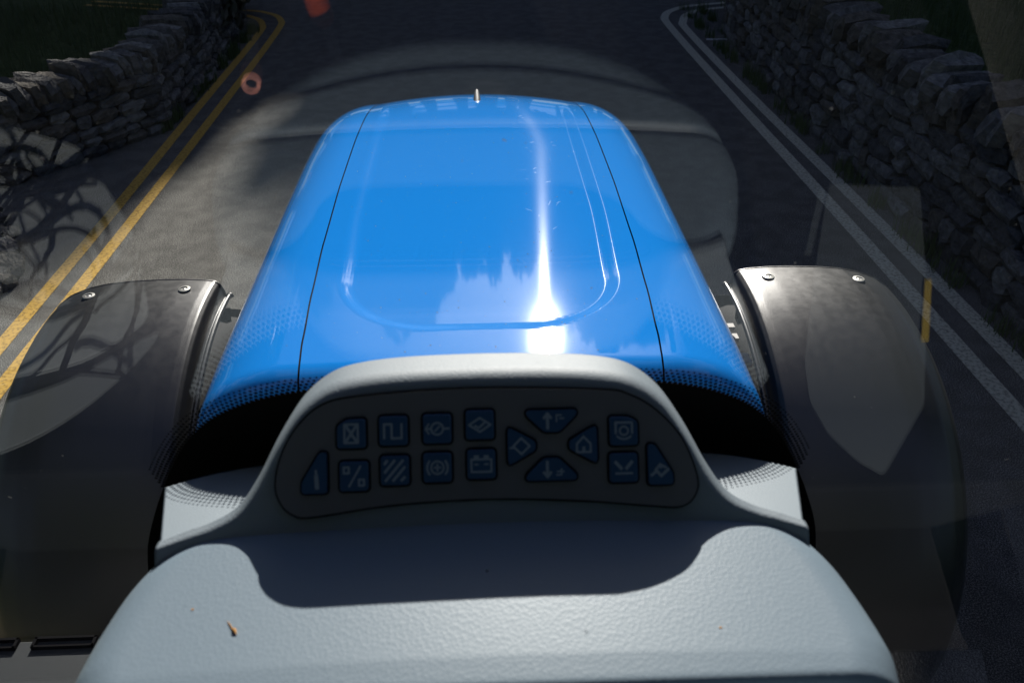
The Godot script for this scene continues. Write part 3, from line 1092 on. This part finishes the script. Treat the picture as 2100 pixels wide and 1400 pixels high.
func make_buttons(pod: Node3D, o: Vector3, up: Vector3, nrm: Vector3) -> void:
	var V := func(list: Array) -> Array:
		var r := []
		for k in range(0, list.size(), 2):
			r.append(Vector2(list[k], list[k + 1]))
		return r
	var circle := func(cx: float, cy: float, r: float) -> Array:
		var q := []
		for k in 17:
			q.append(cx + r * cos(TAU * k / 16.0))
			q.append(cy + r * sin(TAU * k / 16.0))
		return q
	var arc := func(cx: float, cy: float, r: float, a0: float, a1: float) -> Array:
		var q := []
		for k in 9:
			var a := deg_to_rad(lerpf(a0, a1, k / 8.0))
			q.append(cx + r * cos(a))
			q.append(cy + r * sin(a))
		return q
	var sq := [-8.3, -8.6, 8.3, -8.6, 8.3, 8.6, -8.3, 8.6]
	var cut_l := [-8.3, -8.6, 8.3, -8.6, 8.3, 8.6, -3.0, 8.2, -8.3, 4.5]
	var cut_r := [-8.3, -8.6, 8.3, -8.6, 8.3, 5.5, 3.0, 8.2, -8.3, 8.6]
	# centre (mm), outline, strokes [width, points...]
	var list := [
		[-78.3, -27.7, cut_l, [[1.3, [-4, -5.5, 4, -5.5, 4, 5.5, -4, 5.5, -4, -5.5]], [1.6, [-3, 4.5, 0, 0, 3, 4.5]], [1.6, [-3, -4.5, 0, 0, 3, -4.5]]]],
		[-53.5, -26.7, sq, [[1.3, [-5.5, -4.5, -5.5, 4, -1, 4, -1, -4.5, 5, -4.5, 5, 4]]]],
		[-27.6, -26.2, sq, [[1.1, circle.call(0, 0, 3.6)], [1.2, [-7, 0, -3.6, 0]], [1.2, [3.6, 0, 7, 0]], [1.0, [-5, 3, -7, 0, -5, -3]], [1.0, [-1.5, -1.5, 1.5, 1.5]]]],
		[-2.3, -24.6, sq, [[1.2, [-6.5, 0, 0, 4.2, 6.5, 0, 0, -4.2, -6.5, 0]], [1.2, [-3, -0.5, -0.5, -1.8, 3.2, 1.6]]]],
		[-77.1, -52.8, sq, [[1.1, [-3, -6, 4, 6]], [1.2, [-6, 2, -6, 5.5, -3, 5.5, -3, 2, -6, 2]], [1.2, [3, -5.5, 3, -2, 6, -2, 6, -5.5, 3, -5.5]]]],
		[-53.1, -50.1, sq, [[1.5, [-6, -1, 0, 6]], [1.5, [-5.5, -6, 5, 6]], [1.5, [-1, -6, 6, 2]], [1.5, [-6, 4, -4.5, 6]], [1.5, [4, -6, 6, -4]]]],
		[-27.9, -49.1, sq, [[1.1, circle.call(0, 0, 3.8)], [1.1, [-2, 0, 2, 0]], [1.1, [0, -2, 0, 2]], [1.2, arc.call(0, 0, 6.2, 140, 220)], [1.2, arc.call(0, 0, 6.2, -40, 40)]]],
		[-1.9, -47.9, sq, [[1.2, [-6, -4.5, 6, -4.5, 6, 3, -6, 3, -6, -4.5]], [1.8, [-4, 4.5, -2, 4.5]], [1.8, [2, 4.5, 4, 4.5]], [1.0, [-4, 0, -2, 0]], [1.0, [2, 0, 4, 0]]]],
		[40.5, -23.5, [-15, 6.5, -15, 3.5, -4.5, -6.5, 4.5, -6.5, 15, 3.5, 15, 6.5], [[1.7, [-2.5, -4.5, -2.5, 4]], [1.5, [-4.7, 1.8, -2.5, 4.6, -0.3, 1.8]], [0.9, [3, -0.5, 3, 3.5, 6, 3.5]], [0.9, [5, 1.5, 7.5, 1.5]]]],
		[23.1, -37.9, [-7, 10.5, -9, 10.5, -9, -10.5, -7, -10.5, 7.5, -2.5, 7.5, 2.5], [[1.2, [-6, 0, -1, 4.8, 4, 0, -1, -4.8, -6, 0]], [1.0, [-8, -1, -5, -1]]]],
		[58.3, -38.0, [7, 10.5, 9, 10.5, 9, -10.5, 7, -10.5, -7.5, -2.5, -7.5, 2.5], [[1.2, [-3.2, -4.5, 5.2, -4.5, 5.2, 0.5, 1, 4.8, -3.2, 0.5, -3.2, -4.5]], [1.8, [1, -4.5, 1, -1.8]]]],
		[39.7, -52.0, [-15, -6.5, -15, -3.5, -4.5, 6.5, 4.5, 6.5, 15, -3.5, 15, -6.5], [[1.7, [-2.5, -4, -2.5, 4.5]], [1.5, [-4.7, -1.8, -2.5, -4.6, -0.3, -1.8]], [0.9, [3, -3.5, 6, -3.5, 6, 0]], [0.9, [3.5, -1.5, 7.5, -1.5]]]],
		[83.6, -30.5, cut_r, [[1.3, [-5, -1.5, -5, 5, 5, 5, 5, -1.5]], [1.1, circle.call(0, 0, 2.6)], [1.2, arc.call(0, 1, 6.0, 225, 315)]]],
		[82.9, -52.4, sq, [[1.9, [-5, 3.5, -1.5, -0.5]], [1.9, [5, 3.5, 1.5, -0.5]], [1.2, [-5, -3.4, 5, -3.4]]]],
		[-99.5, -50.7, [-8.2, -11.5, 6.5, -11.5, 6.5, 12.5, 2.5, 12.5, -8.2, -5], [[2.4, [0.8, -8.5, 0.4, -1.5]], [1.3, [0.4, -1.5, 0.2, 2.0]]]],
		[104.2, -51.5, [-6.5, -11.5, 8.2, -11.5, 8.2, -5, -2.5, 12.5, -6.5, 12.5], [[1.6, [-5, -6, -1.5, -3.5, 1, -6.5, 5.5, -2.5]], [2.4, [0.5, -1.0, 1.0, -0.2]], [1.4, [-2.5, -3, 0.5, 0.5, 4, -1.5]]]],
	]
	for e in list:
		var c: Vector3 = o + Vector3.RIGHT * (e[0] * 0.001) + up * (e[1] * 0.001)
		var pts: Array = V.call(e[2])
		for k in pts.size():
			pts[k] = pts[k] * 0.001
		var cap := rounded(pts, 0.0020)
		if Geometry2D.is_polygon_clockwise(cap):
			cap.reverse()
		var mesh := ArrayMesh.new()
		var st := new_st()
		var ring := Geometry2D.offset_polygon(cap, 0.0014, Geometry2D.JOIN_ROUND)[0]
		prism_into(st, ring, c, Vector3.RIGHT, up, nrm, 0.0, 0.0003)
		st.commit(mesh)
		st = new_st()
		prism_into(st, cap, c, Vector3.RIGHT, up, nrm, 0.0, 0.0024, 0.0007)
		st.commit(mesh)
		st = new_st()
		for s in e[3]:
			var q: Array = V.call(s[1])
			for k in q.size() - 1:
				var p0: Vector2 = q[k] * 0.00098
				var p1: Vector2 = q[k + 1] * 0.00098
				var w: Vector2 = (p1 - p0).normalized() * s[0] * 0.0005
				var sd := Vector2(-w.y, w.x)
				prism_into(st, PackedVector2Array([p0 - w * 0.6 - sd, p1 + w * 0.6 - sd, p1 + w * 0.6 + sd, p0 - w * 0.6 + sd]), c, Vector3.RIGHT, up, nrm, 0.0024, 0.00255 + 0.00001 * k)
		st.commit(mesh)
		mesh.surface_set_material(0, M.gasket)
		mesh.surface_set_material(1, M.button)
		mesh.surface_set_material(2, M.icon)
		part("button", mesh, null, pod)

func make_cab() -> void:
	# roof, posts, rear wall, floor
	part("cab_roof", box_mesh(Vector3(0, 3.02, 0.62), Vector3(1.8, 0.14, 1.75)), M.lining, tractor)
	for sgn in [-1.0, 1.0]:
		part("front_post", tube([glass_pt(sgn * 0.90, -0.95), glass_pt(sgn * 0.90, 0.87)], [0.035, 0.035], 8), M.black, tractor)
		part("rear_post", tube([Vector3(sgn * 0.88, 1.2, 1.42), Vector3(sgn * 0.88, 2.98, 1.42)], [0.05, 0.05], 8), M.black, tractor)
		var door := group_part("cab_door", tractor)
		var st := new_st()
		quad(st, Vector3(sgn * 0.89, 1.25, -0.70), Vector3(sgn * 0.89, 1.25, 1.40), Vector3(sgn * 0.89, 2.95, 1.40), Vector3(sgn * 0.89, 2.95, -0.22))
		part("door_glass", st.commit(), M.tinted, door)
		part("door_frame", box_mesh(Vector3(sgn * 0.89, 1.22, 0.35), Vector3(0.05, 0.08, 2.15)), M.black, door)
	part("rear_wall", box_mesh(Vector3(0, 1.75, 1.46), Vector3(1.8, 1.2, 0.06)), M.lining, tractor)
	var rs := new_st()
	quad(rs, Vector3(-0.85, 2.35, 1.45), Vector3(0.85, 2.35, 1.45), Vector3(0.85, 2.95, 1.45), Vector3(-0.85, 2.95, 1.45))
	part("rear_window", rs.commit(), M.tinted, tractor)
	part("cab_floor", box_mesh(Vector3(0, 1.12, 0.38), Vector3(1.78, 0.06, 2.1)), M.black, tractor)
	part("bulkhead", box_mesh(Vector3(0, 1.52, -0.60), Vector3(0.52, 0.80, 0.05)), M.black, tractor)
	part("steering_column", box_mesh(Vector3(0, 1.58, -0.38), Vector3(0.30, 0.86, 0.22)), M.black, tractor)
	# grey battery box outside, behind the left front wheel
	var bb := group_part("battery_box", tractor, "dull grey box lid with a framed slot beside the cab")
	var sl := new_st()
	prism_into(sl, rounded([Vector2(-0.66, -1.004), Vector2(-1.02, -1.004), Vector2(-1.02, -0.66), Vector2(-0.66, -0.66)], 0.01), Vector3(0, 1.2, 0), Vector3.RIGHT, Vector3.BACK, Vector3.UP, -0.35, 0.0, 0.006)
	part("box_lid", sl.commit(), M.sill, bb)
	for x in [-0.777, -0.918]:
		var fr := new_st()
		for q in [[0.0, -0.009, 0.112, 0.005], [0.0, 0.009, 0.112, 0.004], [-0.054, 0.0, 0.005, 0.022], [0.054, 0.0, 0.005, 0.022]]:
			box_into(fr, Vector3(x + q[0], 1.204, -0.992 + q[1]), Vector3(q[2], 0.010, q[3]))
		part("slot_frame", fr.commit(), M.black, bb)
	# seat behind the camera
	var seat := group_part("seat", tractor)
	part("cushion", box_mesh(Vector3(0, 1.66, 0.80), Vector3(0.55, 0.14, 0.52)), M.lining, seat)
	part("backrest", box_mesh(Vector3(0, 2.12, 1.08), Vector3(0.54, 0.80, 0.13), Basis(Vector3.RIGHT, 0.12)), M.lining, seat)
	part("seat_base", box_mesh(Vector3(0, 1.38, 0.82), Vector3(0.40, 0.46, 0.40)), M.black, seat)
	# left console with slots, curved trim and loose wiring
	var lc := group_part("left_console", tractor)
	var st2 := new_st()
	prism_into(st2, rounded([Vector2(-0.37, -0.448), Vector2(-0.84, -0.448), Vector2(-0.84, 0.30), Vector2(-0.40, 0.30)], 0.015), Vector3(0, 1.8, 0), Vector3.RIGHT, Vector3.BACK, Vector3.UP, -0.62, 0.0, 0.006)
	part("console_body", st2.commit(), M.console, lc)
	var tr := new_st()
	var cresc := smooth_poly([Vector2(-0.375, -0.285), Vector2(-0.41, -0.335), Vector2(-0.465, -0.385), Vector2(-0.53, -0.42), Vector2(-0.62, -0.44), Vector2(-0.62, -0.385), Vector2(-0.54, -0.365), Vector2(-0.47, -0.34), Vector2(-0.42, -0.31)], true, 5)
	prism_into(tr, cresc, Vector3(0, 1.801, 0), Vector3.RIGHT, Vector3.BACK, Vector3.UP, 0.0, 0.004)
	part("curved_trim", tr.commit(), M.trim, lc)
	tr = new_st()
	prism_into(tr, rounded([Vector2(-0.385, -0.265), Vector2(-0.45, -0.315), Vector2(-0.60, -0.355), Vector2(-0.74, -0.36), Vector2(-0.74, 0.05), Vector2(-0.50, -0.03), Vector2(-0.42, -0.15)], 0.02), Vector3(0, 1.801, 0), Vector3.RIGHT, Vector3.BACK, Vector3.UP, 0.0, 0.004)
	part("console_lid", tr.commit(), M.lid, lc, "pale lid of the left console under loose wiring")
	var r := RandomNumberGenerator.new()
	r.seed = 5
	for k in 20:
		var p := Vector3(r.randf_range(-0.66, -0.42), 1.812, r.randf_range(-0.30, -0.06))
		var a := r.randf() * TAU
		var pts := []
		var rad := []
		var turn := r.randf_range(-0.5, 0.5)
		for i in 34:
			pts.append(p + Vector3(0, 0.012 * sin(i * 0.5 + k) + 0.012, 0))
			rad.append(0.0022 if k % 2 else 0.0036)
			a += turn * 0.4 + r.randf_range(-0.35, 0.35)
			p += Vector3(cos(a), 0, sin(a)) * 0.014
			p.x = clampf(p.x, -0.72, -0.40)
			p.z = clampf(p.z, -0.34, 0.0)
		part("wire", tube(pts, rad, 6), M.black, lc)
	# right console with pale lid and yellow label
	var rc := group_part("right_console", tractor)
	st2 = new_st()
	prism_into(st2, rounded([Vector2(0.42, -0.455), Vector2(0.86, -0.455), Vector2(0.86, 0.55), Vector2(0.42, 0.55)], 0.015), Vector3(0, 1.596, 0), Vector3.RIGHT, Vector3.BACK, Vector3.UP, -0.44, 0.0, 0.006)
	part("console_body", st2.commit(), M.console, rc)
	tr = new_st()
	prism_into(tr, rounded([Vector2(0.548, 0.02), Vector2(0.69, 0.01), Vector2(0.665, -0.16), Vector2(0.622, -0.34), Vector2(0.545, -0.437), Vector2(0.512, -0.415), Vector2(0.478, -0.375), Vector2(0.460, -0.33), Vector2(0.462, -0.27), Vector2(0.50, -0.13)], 0.008), Vector3(0, 1.597, 0), Vector3.RIGHT, Vector3.BACK, Vector3.UP, 0.0, 0.004)
	part("console_lid", tr.commit(), M.dull_lid, rc)
	tr = new_st()
	prism_into(tr, PackedVector2Array([Vector2(0.531, 0.01), Vector2(0.542, 0.01), Vector2(0.500, -0.10), Vector2(0.490, -0.10)]), Vector3(0, 1.597, 0), Vector3.RIGHT, Vector3.BACK, Vector3.UP, 0.0, 0.003)
	part("lid_edge", tr.commit(), M.dull_lid, rc)
	tr = new_st()
	prism_into(tr, PackedVector2Array([Vector2(0.662, -0.15), Vector2(0.673, -0.148), Vector2(0.647, -0.245), Vector2(0.636, -0.245)]), Vector3(0, 1.602, 0), Vector3.RIGHT, Vector3.BACK, Vector3.UP, 0.0, 0.003)
	part("warning_label", tr.commit(), M.yellow_label, rc, "yellow warning label on the console")
	# orange hand levers left of the steering column
	for q in [[Vector3(-0.245, 1.965, 0.02), Vector3(-0.178, 2.160, -0.214), 0.0088], [Vector3(-0.17, 1.62, 0.12), Vector3(-0.165, 2.03, 0.0), 0.013]]:
		var lv := group_part("hand_lever", tractor, "lever with an orange grip")
		var d: Vector3 = (q[1] - q[0]).normalized()
		part("stem", tube([q[0], q[1] - d * 0.05], [0.006, 0.006], 8), M.steel, lv)
		part("grip", tube([q[1] - d * 0.06, q[1] - d * 0.05, q[1] - d * 0.01, q[1]], [q[2] * 0.8, q[2], q[2], q[2] * 0.85], 14), M.orange, lv)
		part("grip_cap", tube([q[1], q[1] + d * 0.001], [q[2] * 0.5, q[2] * 0.5], 12), M.black, lv)

func make_small_things() -> void:
	var s := thing("straw_bit", "small orange brown bit of straw lying on the grey dash cover", "debris", Vector3(-0.135, 2.1332, -0.286))
	s.scale = Vector3.ONE * 0.8
	part("husk", tube([Vector3(0.000, 0.0012, 0.001), Vector3(0.002, 0.0018, 0.003), Vector3(0.004, 0.0012, 0.006)], [0.0004, 0.0014, 0.0003], 6), M.straw, s)
	part("stalk", tube([Vector3(-0.0045, 0.0008, -0.005), Vector3(-0.002, 0.001, -0.002), Vector3(0, 0.0012, 0.001)], [0.0002, 0.0004, 0.0004], 5), M.straw, s)
	for k in 3:
		var p: Vector3 = [Vector3(0.122, 2.1341, -0.274), Vector3(0.150, 2.132, -0.296), Vector3(-0.16, 2.1318, -0.30)][k]
		var c := thing("crumb", "tiny brown crumb lying on the grey dash cover", "debris", p, "crumbs on the dash")
		var m := part("grain", stone_mesh(400 + k), M.straw, c)
		m.scale = Vector3(0.0014, 0.0009, 0.0011)
